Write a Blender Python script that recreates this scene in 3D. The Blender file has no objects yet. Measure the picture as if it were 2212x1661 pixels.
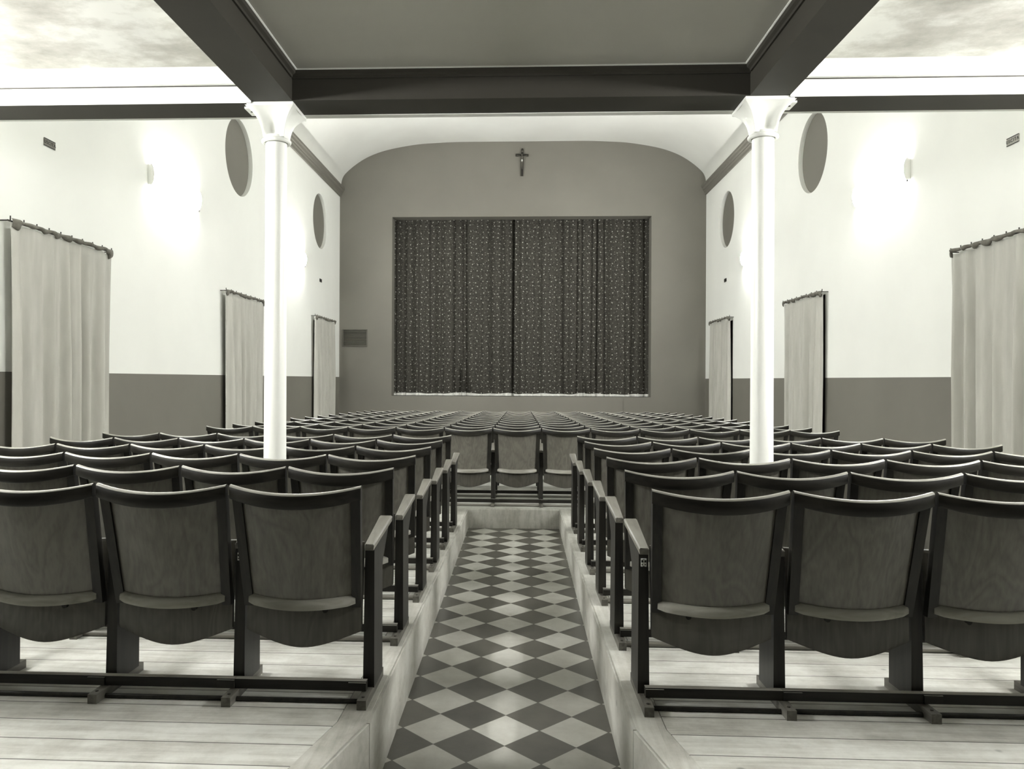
import bpy, bmesh, math, random
from mathutils import Vector, Matrix

random.seed(7)
S = bpy.context.scene
COL = S.collection

# ------------------------------------------------------------------ camera
F, PSI, ROLL = 1695.0, 0.0454, 0.0047
EYE = 1.555
c_, s_ = math.cos(ROLL), math.sin(ROLL)
right = Vector((math.cos(PSI), math.sin(PSI), 0))
fwd = Vector((-math.sin(PSI), math.cos(PSI), 0))
up = Vector((0, 0, 1))
cr = right * c_ + up * s_
cu = up * c_ - right * s_
cam = bpy.data.cameras.new('camera')
cam.sensor_fit = 'HORIZONTAL'
cam.sensor_width = 36.0
cam.lens = F / 2212 * 36.0
cam.shift_x = (1106 - 1047.9) / 2212
cam.shift_y = (820.0 - 830.5) / 2212
cam.clip_start = 0.05
cam_o = bpy.data.objects.new('camera', cam)
COL.objects.link(cam_o)
m = Matrix.Identity(4)
for i in range(3):
    m[i][0], m[i][1], m[i][2] = cr[i], cu[i], -fwd[i]
m[2][3] = EYE
cam_o.matrix_world = m
S.camera = cam_o

# ------------------------------------------------------------------ world, exposure
w = bpy.data.worlds.new('world')
S.world = w
w.use_nodes = True
w.node_tree.nodes['Background'].inputs[0].default_value = (1, 1, 0.97, 1)
w.node_tree.nodes['Background'].inputs[1].default_value = 0.0
S.view_settings.view_transform = 'Standard'
S.view_settings.look = 'None'
S.view_settings.gamma = 1.0
S.view_settings.use_curve_mapping = False
S.view_settings.exposure = 3.2
LAMP_HALL = 13.0       # strength of the nearer wall lamps in the hall
LAMP_FAR = 24.0        # wall lamps near the stage
LAMP_FILL = 7.5       # unseen fill lamps, added past the gallery front to brighten far chair backs
LAMP_GALLERY = 22.5     # strength of the wall lamps under the gallery

# ------------------------------------------------------------------ materials
def tint(g):
    t = min(1.0, g / 0.75) ** 0.5
    return (g * (1.10 - 0.11 * t), g, g * (0.76 + 0.18 * t), 1)

class NM:
    def __init__(self, name, rough=0.6, spec=0.4):
        self.m = bpy.data.materials.new(name)
        self.m.use_nodes = True
        self.t = self.m.node_tree
        self.b = self.t.nodes['Principled BSDF']
        self.b.inputs['Roughness'].default_value = rough
        self.b.inputs['Specular IOR Level'].default_value = spec
    def n(self, typ, **kw):
        nd = self.t.nodes.new(typ)
        for k, v in kw.items():
            if k in nd.inputs.keys():
                nd.inputs[k].default_value = v
            else:
                setattr(nd, k, v)
        return nd
    def l(self, a, b):
        self.t.links.new(a, b)
    def coords(self, scale=(1, 1, 1), rnd=False):
        tc = self.n('ShaderNodeTexCoord')
        mp = self.n('ShaderNodeMapping')
        mp.inputs['Scale'].default_value = scale
        self.l(tc.outputs['Object'], mp.inputs['Vector'])
        if rnd:
            oi = self.n('ShaderNodeObjectInfo')
            mu = self.n('ShaderNodeMath', operation='MULTIPLY')
            mu.inputs[1].default_value = 37.0
            self.l(oi.outputs['Random'], mu.inputs[0])
            cb = self.n('ShaderNodeCombineXYZ')
            for k in range(3):
                self.l(mu.outputs[0], cb.inputs[k])
            self.l(cb.outputs[0], mp.inputs['Location'])
        return mp.outputs['Vector']
    def ramp(self, fac, stops):
        r = self.n('ShaderNodeValToRGB')
        e = r.color_ramp.elements
        while len(e) < len(stops):
            e.new(0.5)
        for i, (p, g) in enumerate(stops):
            e[i].position = p
            e[i].color = tint(g) if not isinstance(g, tuple) else g
        self.l(fac, r.inputs['Fac'])
        return r.outputs['Color']
    def base(self, sock):
        self.l(sock, self.b.inputs['Base Color'])
    def bump(self, sock, strength=0.2, dist=0.01):
        b = self.n('ShaderNodeBump')
        b.inputs['Strength'].default_value = strength
        b.inputs['Distance'].default_value = dist
        self.l(sock, b.inputs['Height'])
        self.l(b.outputs['Normal'], self.b.inputs['Normal'])

def plain(name, g, rough=0.7, var=0.08, scale=2.0, spec=0.3, bump=0.0):
    k = NM(name, rough, spec)
    nz = k.n('ShaderNodeTexNoise', Scale=scale, Detail=5.0)
    k.l(k.coords(), nz.inputs['Vector'])
    k.base(k.ramp(nz.outputs['Fac'], [(0.3, g * (1 - var)), (0.7, g * (1 + var))]))
    if bump:
        k.bump(nz.outputs['Fac'], bump, 0.01)
    return k.m

def wood(name, g0, g1, stretch=(30, 30, 2.5), rough=0.4, spec=0.5, rnd=True):
    k = NM(name, rough, spec)
    nz = k.n('ShaderNodeTexNoise', Scale=1.0, Detail=6.0, Distortion=0.6)
    k.l(k.coords(stretch, rnd), nz.inputs['Vector'])
    k.base(k.ramp(nz.outputs['Fac'], [(0.3, g0), (0.7, g1)]))
    return k.m

def plywood(name, g0, g1):
    k = NM(name, 0.38, 0.45)
    v = k.coords((1.0, 1.0, 0.35), True)
    nz = k.n('ShaderNodeTexNoise', Scale=5.0, Detail=3.0, Distortion=0.8)
    k.l(v, nz.inputs['Vector'])
    mu = k.n('ShaderNodeMath', operation='MULTIPLY')
    mu.inputs[1].default_value = 16.0
    k.l(nz.outputs['Fac'], mu.inputs[0])
    fr = k.n('ShaderNodeMath', operation='PINGPONG')
    fr.inputs[1].default_value = 1.0
    k.l(mu.outputs[0], fr.inputs[0])
    f2 = k.n('ShaderNodeTexNoise', Scale=1.0, Detail=4.0)
    k.l(k.coords((90, 90, 4), True), f2.inputs['Vector'])
    mx = k.n('ShaderNodeMath', operation='MULTIPLY_ADD')
    mx.inputs[1].default_value = 0.30
    k.l(fr.outputs[0], mx.inputs[0])
    mh = k.n('ShaderNodeMath', operation='MULTIPLY')
    mh.inputs[1].default_value = 0.70
    k.l(f2.outputs['Fac'], mh.inputs[0])
    k.l(mh.outputs[0], mx.inputs[2])
    oi = k.n('ShaderNodeObjectInfo')
    o2 = k.n('ShaderNodeMath', operation='MULTIPLY_ADD')
    o2.inputs[1].default_value = 0.35
    k.l(oi.outputs['Random'], o2.inputs[0])
    k.l(mx.outputs[0], o2.inputs[2])
    k.base(k.ramp(o2.outputs[0], [(0.15, g0), (0.95, g1)]))
    return k.m

M = {}
M['white'] = plain('white wall paint', 0.80, 0.8, 0.03, 0.8)
M['whitegloss'] = plain('white enamel paint', 0.90, 0.35, 0.02, 2.0, 0.4)
M['vault'] = plain('white vault plaster', 0.70, 0.85, 0.05, 0.7)
M['grey'] = plain('grey wall paint', 0.165, 0.6, 0.07, 0.9)
M['stage'] = plain('grey stage wall paint', 0.175, 0.75, 0.07, 0.7)
M['disc'] = plain('grey shutter paint', 0.165, 0.6, 0.05, 1.0)
M['cornice'] = plain('dark cornice paint', 0.16, 0.6, 0.06, 1.0)
M['backwall'] = plain('dark grey back wall paint', 0.09, 0.7, 0.06, 1.0)
M['beam'] = plain('dark beam paint', 0.043, 0.6, 0.12, 1.5)
M['nave'] = plain('grey ceiling paint', 0.46, 0.8, 0.06, 0.8)
M['black'] = plain('black paint', 0.012, 0.5, 0.1, 4)
M['doorwood'] = plain('dark door wood', 0.03, 0.5, 0.2, 4)
M['metal'] = plain('dark metal', 0.04, 0.4, 0.1, 4)
M['steel'] = plain('grey grille paint', 0.13, 0.5, 0.1, 4)
M['plate'] = plain('white number plate enamel', 0.7, 0.4, 0.02, 4)
M['sign'] = plain('grey sign board', 0.16, 0.5, 0.05, 4)
M['signlight'] = plain('pale sign board', 0.34, 0.5, 0.05, 4)
M['heading'] = plain('dark curtain heading cloth', 0.13, 0.9, 0.35, 14)
M['fringe'] = plain('white fringe', 0.62, 0.9, 0.15, 30)
M['frame'] = wood('dark stained wood', 0.006, 0.022, (30, 30, 2.5), 0.45, 0.35)
M['rail'] = wood('dark stained rail wood', 0.006, 0.022, (2.5, 30, 30), 0.42, 0.28)
M['toplit'] = wood('rail top wood with painted light', 0.20, 0.36, (3, 30, 30), 0.28)  # light caught on the rail tops, put into the colour as paler wood
M['arm'] = wood('armrest wood with painted gloss', 0.11, 0.20, (30, 3, 30), 0.32)  # paler than the posts: gloss on the armrests put into the colour
M['foot'] = wood('pale runner wood', 0.05, 0.16, (30, 4, 30), 0.5)  # paler tone over the whole runner
M['bar'] = wood('pale beech wood', 0.21, 0.33, (3, 30, 30), 0.26)
M['batten'] = wood('grey batten wood', 0.10, 0.22, (2, 30, 30), 0.45)
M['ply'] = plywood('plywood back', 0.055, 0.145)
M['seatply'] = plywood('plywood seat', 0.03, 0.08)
M['figure'] = plain('dull metal figure', 0.10, 0.4, 0.1, 8)
M['cross'] = plain('dark cross wood', 0.02, 0.5, 0.2, 8)

def mat_aisle_ceiling():
    k = NM('stained white ceiling plaster', 0.85, 0.2)
    n1 = k.n('ShaderNodeTexNoise', Scale=1.5, Detail=8.0, Roughness=0.65)
    k.l(k.coords((1.0, 1.3, 1)), n1.inputs['Vector'])
    k.base(k.ramp(n1.outputs['Fac'], [(0.36, 0.33), (0.50, 0.48), (0.62, 0.68)]))
    return k.m
M['aisleceil'] = mat_aisle_ceiling()

def mat_tile():
    k = NM('checkered cement tile', 0.32, 0.5)
    mp = k.n('ShaderNodeMapping')
    tc = k.n('ShaderNodeTexCoord')
    k.l(tc.outputs['Object'], mp.inputs['Vector'])
    sub = k.n('ShaderNodeVectorMath', operation='SUBTRACT')
    sub.inputs[1].default_value = (-0.062, 3.333, 0)
    k.l(tc.outputs['Object'], sub.inputs[0])
    sep = k.n('ShaderNodeSeparateXYZ')
    k.l(sub.outputs[0], sep.inputs[0])
    D = 0.304
    def comb(op):
        a = k.n('ShaderNodeMath', operation=op)
        k.l(sep.outputs['Y'], a.inputs[0]); k.l(sep.outputs['X'], a.inputs[1])
        d = k.n('ShaderNodeMath', operation='DIVIDE'); d.inputs[1].default_value = D
        k.l(a.outputs[0], d.inputs[0])
        return d.outputs[0]
    A, B = comb('ADD'), comb('SUBTRACT')
    fa = k.n('ShaderNodeMath', operation='FLOOR'); k.l(A, fa.inputs[0])
    fb = k.n('ShaderNodeMath', operation='FLOOR'); k.l(B, fb.inputs[0])
    su = k.n('ShaderNodeMath', operation='ADD'); k.l(fa.outputs[0], su.inputs[0]); k.l(fb.outputs[0], su.inputs[1])
    md = k.n('ShaderNodeMath', operation='FLOORED_MODULO'); md.inputs[1].default_value = 2.0
    k.l(su.outputs[0], md.inputs[0])
    # each tile its own tone
    cb = k.n('ShaderNodeCombineXYZ'); k.l(fa.outputs[0], cb.inputs[0]); k.l(fb.outputs[0], cb.inputs[1])
    wn = k.n('ShaderNodeTexWhiteNoise', noise_dimensions='2D'); k.l(cb.outputs[0], wn.inputs['Vector'])
    nz = k.n('ShaderNodeTexNoise', Scale=7.0, Detail=7.0, Roughness=0.7); k.l(tc.outputs['Object'], nz.inputs['Vector'])
    ad = k.n('ShaderNodeMath', operation='MULTIPLY_ADD'); ad.inputs[1].default_value = 0.35
    k.l(wn.outputs['Value'], ad.inputs[0]); k.l(nz.outputs['Fac'], ad.inputs[2])
    light = k.ramp(ad.outputs[0], [(0.35, 0.36), (0.95, 0.56)])
    dark = k.ramp(ad.outputs[0], [(0.35, 0.045), (0.95, 0.11)])
    mx = k.n('ShaderNodeMix', data_type='RGBA')
    k.l(md.outputs[0], mx.inputs[0]); k.l(light, mx.inputs[6]); k.l(dark, mx.inputs[7])
    # thin joints
    def joint(sock):
        pp = k.n('ShaderNodeMath', operation='PINGPONG'); pp.inputs[1].default_value = 0.5
        k.l(sock, pp.inputs[0])
        lt = k.n('ShaderNodeMath', operation='LESS_THAN'); lt.inputs[1].default_value = 0.008
        k.l(pp.outputs[0], lt.inputs[0])
        return lt.outputs[0]
    jm = k.n('ShaderNodeMath', operation='MAXIMUM'); k.l(joint(A), jm.inputs[0]); k.l(joint(B), jm.inputs[1])
    m2 = k.n('ShaderNodeMix', data_type='RGBA')
    k.l(jm.outputs[0], m2.inputs[0]); k.l(mx.outputs[2], m2.inputs[6]); m2.inputs[7].default_value = tint(0.10)
    k.base(m2.outputs[2])
    rr = k.n('ShaderNodeMapRange'); rr.inputs[3].default_value = 0.22; rr.inputs[4].default_value = 0.45
    k.l(nz.outputs['Fac'], rr.inputs[0]); k.l(rr.outputs[0], k.b.inputs['Roughness'])
    return k.m
M['tile'] = mat_tile()

def mat_plank(name, axis, width, g0, g1, seams=True):
    """scrubbed softwood boards; axis = world axis across the boards"""
    k = NM(name, 0.55, 0.35)
    tc = k.n('ShaderNodeTexCoord')
    sep = k.n('ShaderNodeSeparateXYZ'); k.l(tc.outputs['Object'], sep.inputs[0])
    d = k.n('ShaderNodeMath', operation='DIVIDE'); d.inputs[1].default_value = width
    k.l(sep.outputs[axis], d.inputs[0])
    fl = k.n('ShaderNodeMath', operation='FLOOR'); k.l(d.outputs[0], fl.inputs[0])
    wn = k.n('ShaderNodeTexWhiteNoise', noise_dimensions='1D'); k.l(fl.outputs[0], wn.inputs['W'])
    mp = k.n('ShaderNodeMapping')
    mp.inputs['Scale'].default_value = (2.2, 26, 5) if axis == 'Y' else (26, 2.2, 5)
    k.l(tc.outputs['Object'], mp.inputs['Vector'])
    off = k.n('ShaderNodeCombineXYZ')
    mu = k.n('ShaderNodeMath', operation='MULTIPLY'); mu.inputs[1].default_value = 31.0
    k.l(wn.outputs['Value'], mu.inputs[0]); k.l(mu.outputs[0], off.inputs[0]); k.l(mu.outputs[0], off.inputs[1])
    k.l(off.outputs[0], mp.inputs['Location'])
    n1 = k.n('ShaderNodeTexNoise', Scale=1.0, Detail=7.0, Distortion=0.5, Roughness=0.65); k.l(mp.outputs[0], n1.inputs['Vector'])
    n2 = k.n('ShaderNodeTexNoise', Scale=6.0, Detail=6.0, Roughness=0.7); k.l(tc.outputs['Object'], n2.inputs['Vector'])
    a = k.n('ShaderNodeMath', operation='MULTIPLY_ADD'); a.inputs[1].default_value = 0.5
    k.l(n2.outputs['Fac'], a.inputs[0])
    h = k.n('ShaderNodeMath', operation='MULTIPLY_ADD'); h.inputs[1].default_value = 0.12
    k.l(wn.outputs['Value'], h.inputs[0])
    hh = k.n('ShaderNodeMath', operation='MULTIPLY'); hh.inputs[1].default_value = 0.5
    k.l(n1.outputs['Fac'], hh.inputs[0]); k.l(hh.outputs[0], h.inputs[2]); k.l(h.outputs[0], a.inputs[2])
    colr = k.ramp(a.outputs[0], [(0.38, g0), (0.52, (g0 + g1) / 2), (0.66, g1)])
    # knots and spots
    vo = k.n('ShaderNodeTexVoronoi', Scale=4.3); k.l(tc.outputs['Object'], vo.inputs['Vector'])
    kn = k.ramp(vo.outputs['Distance'], [(0.035, (0.45, 0.45, 0.45, 1)), (0.075, (1, 1, 1, 1))])
    m1 = k.n('ShaderNodeMix', data_type='RGBA', blend_type='MULTIPLY'); m1.inputs[0].default_value = 0.8
    k.l(colr, m1.inputs[6]); k.l(kn, m1.inputs[7])
    out = m1.outputs[2]
    if seams:
        pp = k.n('ShaderNodeMath', operation='PINGPONG'); pp.inputs[1].default_value = 0.5
        k.l(d.outputs[0], pp.inputs[0])
        lt = k.n('ShaderNodeMath', operation='LESS_THAN'); lt.inputs[1].default_value = 0.015
        k.l(pp.outputs[0], lt.inputs[0])
        m2 = k.n('ShaderNodeMix', data_type='RGBA')
        k.l(lt.outputs[0], m2.inputs[0]); k.l(out, m2.inputs[6]); m2.inputs[7].default_value = tint(0.05)
        out = m2.outputs[2]
    k.base(out)
    return k.m
M['plank'] = mat_plank('scrubbed floor boards', 'Y', 0.155, 0.36, 0.66)
M['edge'] = mat_plank('scrubbed edge board', 'X', 0.5, 0.32, 0.58, seams=False)
M['riser'] = mat_plank('scuffed riser board', 'Z', 0.9, 0.26, 0.52, seams=False)

def mat_linen():
    k = NM('pale cloth curtain', 0.9, 0.15)
    nz = k.n('ShaderNodeTexNoise', Scale=2.0, Detail=6.0); k.l(k.coords((6, 6, 1)), nz.inputs['Vector'])
    k.base(k.ramp(nz.outputs['Fac'], [(0.3, 0.40), (0.7, 0.47)]))
    w2 = k.n('ShaderNodeTexNoise', Scale=160.0, Detail=2.0); k.l(k.coords((1, 1, 1)), w2.inputs['Vector'])
    k.bump(w2.outputs['Fac'], 0.15, 0.004)
    return k.m
M['linen'] = mat_linen()

def mat_stage_curtain():
    k = NM('dark brocade with pale sprigs', 0.75, 0.25)
    tc = k.n('ShaderNodeTexCoord')
    sp = k.n('ShaderNodeSeparateXYZ'); k.l(tc.outputs['Object'], sp.inputs[0])
    xz = k.n('ShaderNodeCombineXYZ'); k.l(sp.outputs['X'], xz.inputs[0]); k.l(sp.outputs['Z'], xz.inputs[1])
    v = xz.outputs[0]
    nz = k.n('ShaderNodeTexNoise', Scale=12.0, Detail=4.0); k.l(v, nz.inputs['Vector'])
    ground = k.ramp(nz.outputs['Fac'], [(0.3, 0.030), (0.7, 0.046)])
    def dots(scale, rad, seed, rnd=0.55):
        mp = k.n('ShaderNodeMapping'); mp.inputs['Location'].default_value = (seed, seed * 0.7, 0)
        k.l(v, mp.inputs['Vector'])
        vo = k.n('ShaderNodeTexVoronoi', voronoi_dimensions='2D', Scale=scale, Randomness=rnd); k.l(mp.outputs[0], vo.inputs['Vector'])
        r = k.n('ShaderNodeMapRange'); r.inputs[1].default_value = rad; r.inputs[2].default_value = rad * 0.45
        k.l(vo.outputs['Distance'], r.inputs[0])
        return r.outputs[0]
    a = dots(7.2, 0.115, 0.31)
    b = dots(10.5, 0.105, 4.13, 0.8)
    c = dots(8.4, 0.15, 9.7, 0.7)
    bb = k.n('ShaderNodeMath', operation='MULTIPLY'); bb.inputs[1].default_value = 0.55; k.l(b, bb.inputs[0])
    mxm = k.n('ShaderNodeMath', operation='MAXIMUM'); k.l(a, mxm.inputs[0]); k.l(bb.outputs[0], mxm.inputs[1])
    m0 = k.n('ShaderNodeMix', data_type='RGBA'); k.l(c, m0.inputs[0]); k.l(ground, m0.inputs[6]); m0.inputs[7].default_value = tint(0.010)
    m1 = k.n('ShaderNodeMix', data_type='RGBA'); k.l(mxm.outputs[0], m1.inputs[0]); k.l(m0.outputs[2], m1.inputs[6]); m1.inputs[7].default_value = tint(0.40)
    k.base(m1.outputs[2])
    return k.m
M['brocade'] = mat_stage_curtain()

def mat_emit(name, strength):
    k = NM(name, 0.5, 0.2)
    k.b.inputs['Base Color'].default_value = (0.8, 0.8, 0.78, 1)
    k.b.inputs['Emission Color'].default_value = (1.0, 1.0, 0.985, 1)
    k.b.inputs['Emission Strength'].default_value = strength
    return k.m
M['glow'] = mat_emit('lit lamp glass', LAMP_HALL)
M['glow3'] = mat_emit('lit lamp glass near stage', LAMP_FAR)
M['glowfill'] = mat_emit('added fill lamp glass at gallery front', LAMP_FILL)
M['glow2'] = mat_emit('lit lamp glass under gallery', LAMP_GALLERY)

# ------------------------------------------------------------------ helpers
def mesh(name, verts, faces, mats, midx=None, smooth=False):
    me = bpy.data.meshes.new(name)
    me.from_pydata([tuple(v) for v in verts], [], faces)
    for mm in (mats if isinstance(mats, (list, tuple)) else [mats]):
        me.materials.append(mm)
    if midx:
        for p, i in zip(me.polygons, midx):
            p.material_index = i
    if smooth:
        for p in me.polygons:
            p.use_smooth = True
        me.set_sharp_from_angle(angle=math.radians(40))
    me.update()
    return me

class B:
    """collects shapes into one mesh"""
    def __init__(self):
        self.v, self.f, self.mi = [], [], []
    def add(self, v, f, mi=0):
        o = len(self.v)
        self.v += [tuple(x) for x in v]
        self.f += [tuple(i + o for i in q) for q in f]
        self.mi += [mi] * len(f)
        return self
    def box(self, x0, x1, y0, y1, z0, z1, mi=0):
        v = [(x, y, z) for x in (x0, x1) for y in (y0, y1) for z in (z0, z1)]
        f = [(0, 1, 3, 2), (4, 6, 7, 5), (0, 4, 5, 1), (2, 3, 7, 6), (0, 2, 6, 4), (1, 5, 7, 3)]
        return self.add(v, f, mi)
    def hexa(self, p, mi=0):
        """8 points: bottom ring 4 (ccw), top ring 4"""
        f = [(3, 2, 1, 0), (4, 5, 6, 7), (0, 1, 5, 4), (1, 2, 6, 5), (2, 3, 7, 6), (3, 0, 4, 7)]
        return self.add(p, f, mi)
    def rings(self, rs, mi=0, cap=True, closed=True):
        n = len(rs[0])
        v = [p for r in rs for p in r]
        f = []
        for i in range(len(rs) - 1):
            for j in range(n if closed else n - 1):
                a, b = i * n + j, i * n + (j + 1) % n
                f.append((a, b, b + n, a + n))
        if cap and closed:
            f.append(tuple(reversed(range(n))))
            f.append(tuple(range((len(rs) - 1) * n, len(rs) * n)))
        return self.add(v, f, mi)
    def cyl(self, p0, p1, r0, r1=None, n=12, mi=0):
        r1 = r0 if r1 is None else r1
        p0, p1 = Vector(p0), Vector(p1)
        d = (p1 - p0).normalized()
        a = d.orthogonal().normalized(); b = d.cross(a)
        rs = []
        for p, r in ((p0, r0), (p1, r1)):
            rs.append([p + (a * math.cos(t) + b * math.sin(t)) * r for t in [2 * math.pi * i / n for i in range(n)]])
        return self.rings(rs, mi)
    def tube(self, pts, rad, n=8, mi=0):
        pts = [Vector(p) for p in pts]
        rs = []
        for i, p in enumerate(pts):
            d = (pts[min(i + 1, len(pts) - 1)] - pts[max(i - 1, 0)]).normalized()
            a = d.cross(Vector((0.13, 0.31, 0.94))).normalized(); b = d.cross(a)
            r = rad[i] if isinstance(rad, (list, tuple)) else rad
            rs.append([p + (a * math.cos(t) + b * math.sin(t)) * r for t in [2 * math.pi * k / n for k in range(n)]])
        return self.rings(rs, mi)
    def ball(self, c, rx, ry, rz, n=10, mi=0):
        rs = []
        for i in range(1, n):
            t = math.pi * i / n
            rs.append([(c[0] + rx * math.sin(t) * math.cos(q), c[1] + ry * math.sin(t) * math.sin(q), c[2] - rz * math.cos(t))
                       for q in [2 * math.pi * k / (n + 2) for k in range(n + 2)]])
        return self.rings(rs, mi)
    def me(self, name, mats, smooth=False):
        e = mesh(name, self.v, self.f, mats, self.mi, smooth)
        bm = bmesh.new(); bm.from_mesh(e)
        bmesh.ops.recalc_face_normals(bm, faces=bm.faces)
        bm.to_mesh(e); bm.free()
        return e

def link(name, data, parent=None, **props):
    o = bpy.data.objects.new(name, data)
    COL.objects.link(o)
    if parent is not None:
        o.parent = parent
    for k, v in props.items():
        o[k] = v
    return o

def thing(name, label, cat, loc=(0, 0, 0), rot=(0, 0, 0), group=None):
    o = link(name, None, None, label=label, category=cat)
    o.location = loc
    o.rotation_euler = rot
    o.empty_display_size = 0.1
    if group:
        o['group'] = group
    return o

def struct(name, data, parent=None):
    return link(name, data, parent, **({'kind': 'structure'} if parent is None else {}))

# ------------------------------------------------------------------ dimensions
XL, XR = -4.506, 4.486
YB, YS = -4.5, 19.3
ZG = 3.518                 # ceiling under the gallery
ZBEAM = EYE + 1.773        # underside of the beams
YBF, YBR = 4.94, 5.215     # cross beam
DADO = 1.605
SLOPE = 0.0202
def zp(y):                 # top of the raked platform
    return 0.3646 - SLOPE * y
DOORS = [(6.85, 8.10), (11.80, 13.12), (16.86, 18.28)]
WINS = [12.35, 17.40]
WZ, WR = 5.085, 0.61

# ------------------------------------------------------------------ floor and platform
struct('floor', B().box(XL - .2, XR + .2, YB - .2, YS + .2, -0.2, 0.0).me('floor', M['tile']))

SX0, SX1, SY = -0.555, 0.420, 8.22      # the sunk aisle
YN = 2.30                               # near edge of the platform
CY = 2.83
YE = 18.02
BW = 0.105                              # edge board width
def prism(b, pts, z1=None, zdrop=None, mi=0, dz=0.0):
    n = len(pts)
    top = [(x, y, zp(y) + dz) for x, y in pts]
    bot = [(x, y, (0.0 if zdrop is None else zp(y) - zdrop)) for x, y in pts]
    b.add(bot + top, [tuple(range(n, 2 * n))] + [tuple(reversed(range(n)))] + [(i, (i + 1) % n, (i + 1) % n + n, i + n) for i in range(n)], mi)
FLX = 0.115   # flare
SG = 0.003    # seam
pl = B()
lx, rx = SX0 - BW - SG, SX1 + BW + SG
prism(pl, [(XL, YN), (lx - FLX * 0.9, YN), (lx, CY), (lx, SY + BW + SG), (XL, SY + BW + SG)])
prism(pl, [(rx + FLX * 0.9, YN), (XR, YN), (XR, SY + BW + SG), (rx, SY + BW + SG), (rx, CY)])
prism(pl, [(XL, SY + BW + SG), (XR, SY + BW + SG), (XR, YE), (XL, YE)])
plat = struct('platform', pl.me('platform', M['plank']))
eb = B()
prism(eb, [(SX0 - BW - FLX * 0.95, YN), (SX0 - FLX, YN), (SX0, CY), (SX0, SY), (SX0 - BW, SY + BW), (SX0 - BW, CY)])
link('edge_board', eb.me('edge_board', M['edge']), plat)
eb = B()
prism(eb, [(SX1 + FLX, YN), (SX1 + BW + FLX * 0.95, YN), (SX1 + BW, CY), (SX1 + BW, SY + BW), (SX1, SY), (SX1, CY)])
link('edge_board', eb.me('edge_board', M['edge']), plat)
eb = B()
prism(eb, [(SX0 - BW + SG, SY + BW), (SX0 + SG, SY), (SX1 - SG, SY), (SX1 + BW - SG, SY + BW)])
link('edge_board', eb.me('edge_board', M['edge']), plat)
rb = B()
T = 0.012
def riser(x0, y0, x1, y1, nx, ny):
    p = [(x0, y0), (x1, y1), (x1 + nx * T, y1 + ny * T), (x0 + nx * T, y0 + ny * T)]
    b = B()
    top = [(x, y, zp(y) - 0.004) for x, y in p]; bot = [(x, y, 0.0) for x, y in p]
    b.hexa(bot + top)
    link('riser_board', b.me('riser_board', M['riser']), plat)
riser(SX0, CY + .003, SX0, SY, 1, 0)
riser(SX1, CY + .003, SX1, SY, -1, 0)
riser(SX0 + T, SY, SX1 - T, SY, 0, -1)
riser(SX0 - FLX, YN, SX0, CY - .003, 0.98, -0.21)
riser(SX1 + FLX, YN, SX1, CY - .003, -0.98, -0.21)

# ------------------------------------------------------------------ side walls with doors and round windows
def side_wall(name, X, sgn):
    """sgn = +1: room lies at larger x"""
    ybr = sorted({YB, YS} | {y for d in DOORS for y in d} | {y for c in WINS for y in (c - .75, c + .75)})
    zbr = [0.0, DADO, 2.84, WZ - .75, WZ + .75, 7.7]
    b = B()
    for i in range(len(ybr) - 1):
        for j in range(len(zbr) - 1):
            y0, y1, z0, z1 = ybr[i], ybr[i + 1], zbr[j], zbr[j + 1]
            ym = (y0 + y1) / 2
            if j < 2 and any(a < ym < c for a, c in DOORS):
                continue
            hit = [c for c in WINS if abs(c - ym) < .75 and j == 3]
            if hit and (y1 - y0) > 0:
                continue
            b.add([(X, y0, z0), (X, y1, z0), (X, y1, z1), (X, y0, z1)], [(0, 1, 2, 3)], 1 if j == 0 else 0)
    for c in WINS:
        n = 64
        inner = [(X, c + WR * math.cos(2 * math.pi * k / n), WZ + WR * math.sin(2 * math.pi * k / n)) for k in range(n)]
        def sq(t):
            cx, sx = math.cos(t), math.sin(t)
            q = .75 / max(abs(cx), abs(sx))
            return (X, c + q * cx, WZ + q * sx)
        outer = [sq(2 * math.pi * k / n) for k in range(n)]
        b.add(inner + outer, [(k, (k + 1) % n, (k + 1) % n + n, k + n) for k in range(n)], 0)
    w_ = struct(name, b.me(name, [M['white'], M['grey']]))
    return w_
side_wall('wall_left', XL, 1)
side_wall('wall_right', XR, -1)
wn = 0
for X, sg in ((XL, -1), (XR, 1)):
    for c in WINS:
        wn += 1
        n = 64
        ring0 = [(X, c + WR * math.cos(2 * math.pi * k / n), WZ + WR * math.sin(2 * math.pi * k / n)) for k in range(n)]
        ring1 = [(X + sg * .07, y, z) for _, y, z in ring0]
        b = B(); b.rings([ring0, ring1], cap=False)
        wo = struct('window_%d' % wn, b.me('window_reveal', M['white'], True))
        b = B(); b.add(ring1, [tuple(range(n))])
        link('shutter_disc', b.me('shutter_disc', M['disc']), wo)
dn = 0
for X, sg in ((XL, -1), (XR, 1)):
    for y0, y1 in DOORS:
        dn += 1
        b = B()
        x1 = X + sg * .22
        b.add([(X, y0, 0), (x1, y0, 0), (x1, y0, 2.84), (X, y0, 2.84)], [(0, 1, 2, 3)])
        b.add([(X, y1, 0), (x1, y1, 0), (x1, y1, 2.84), (X, y1, 2.84)], [(0, 1, 2, 3)])
        b.add([(X, y0, 2.84), (x1, y0, 2.84), (x1, y1, 2.84), (X, y1, 2.84)], [(0, 1, 2, 3)])
        do = struct('door_%d' % dn, b.me('door_jamb', M['doorwood']))
        b = B()
        xa, xb = sorted((x1, x1 + sg * .04))
        ym = (y0 + y1) / 2
        for a, c in ((y0, ym - .004), (ym + .004, y1)):
            b.box(xa, xb, a, c, 0, 2.84)
            xi = x1 - sg * .012
            for za, zb in ((.35, 1.2), (1.35, 2.6)):
                b.box(min(xi, x1), max(xi, x1), a + .12, c - .12, za, zb)
        link('door_leaf', b.me('door_leaf', M['doorwood']), do)

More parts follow.
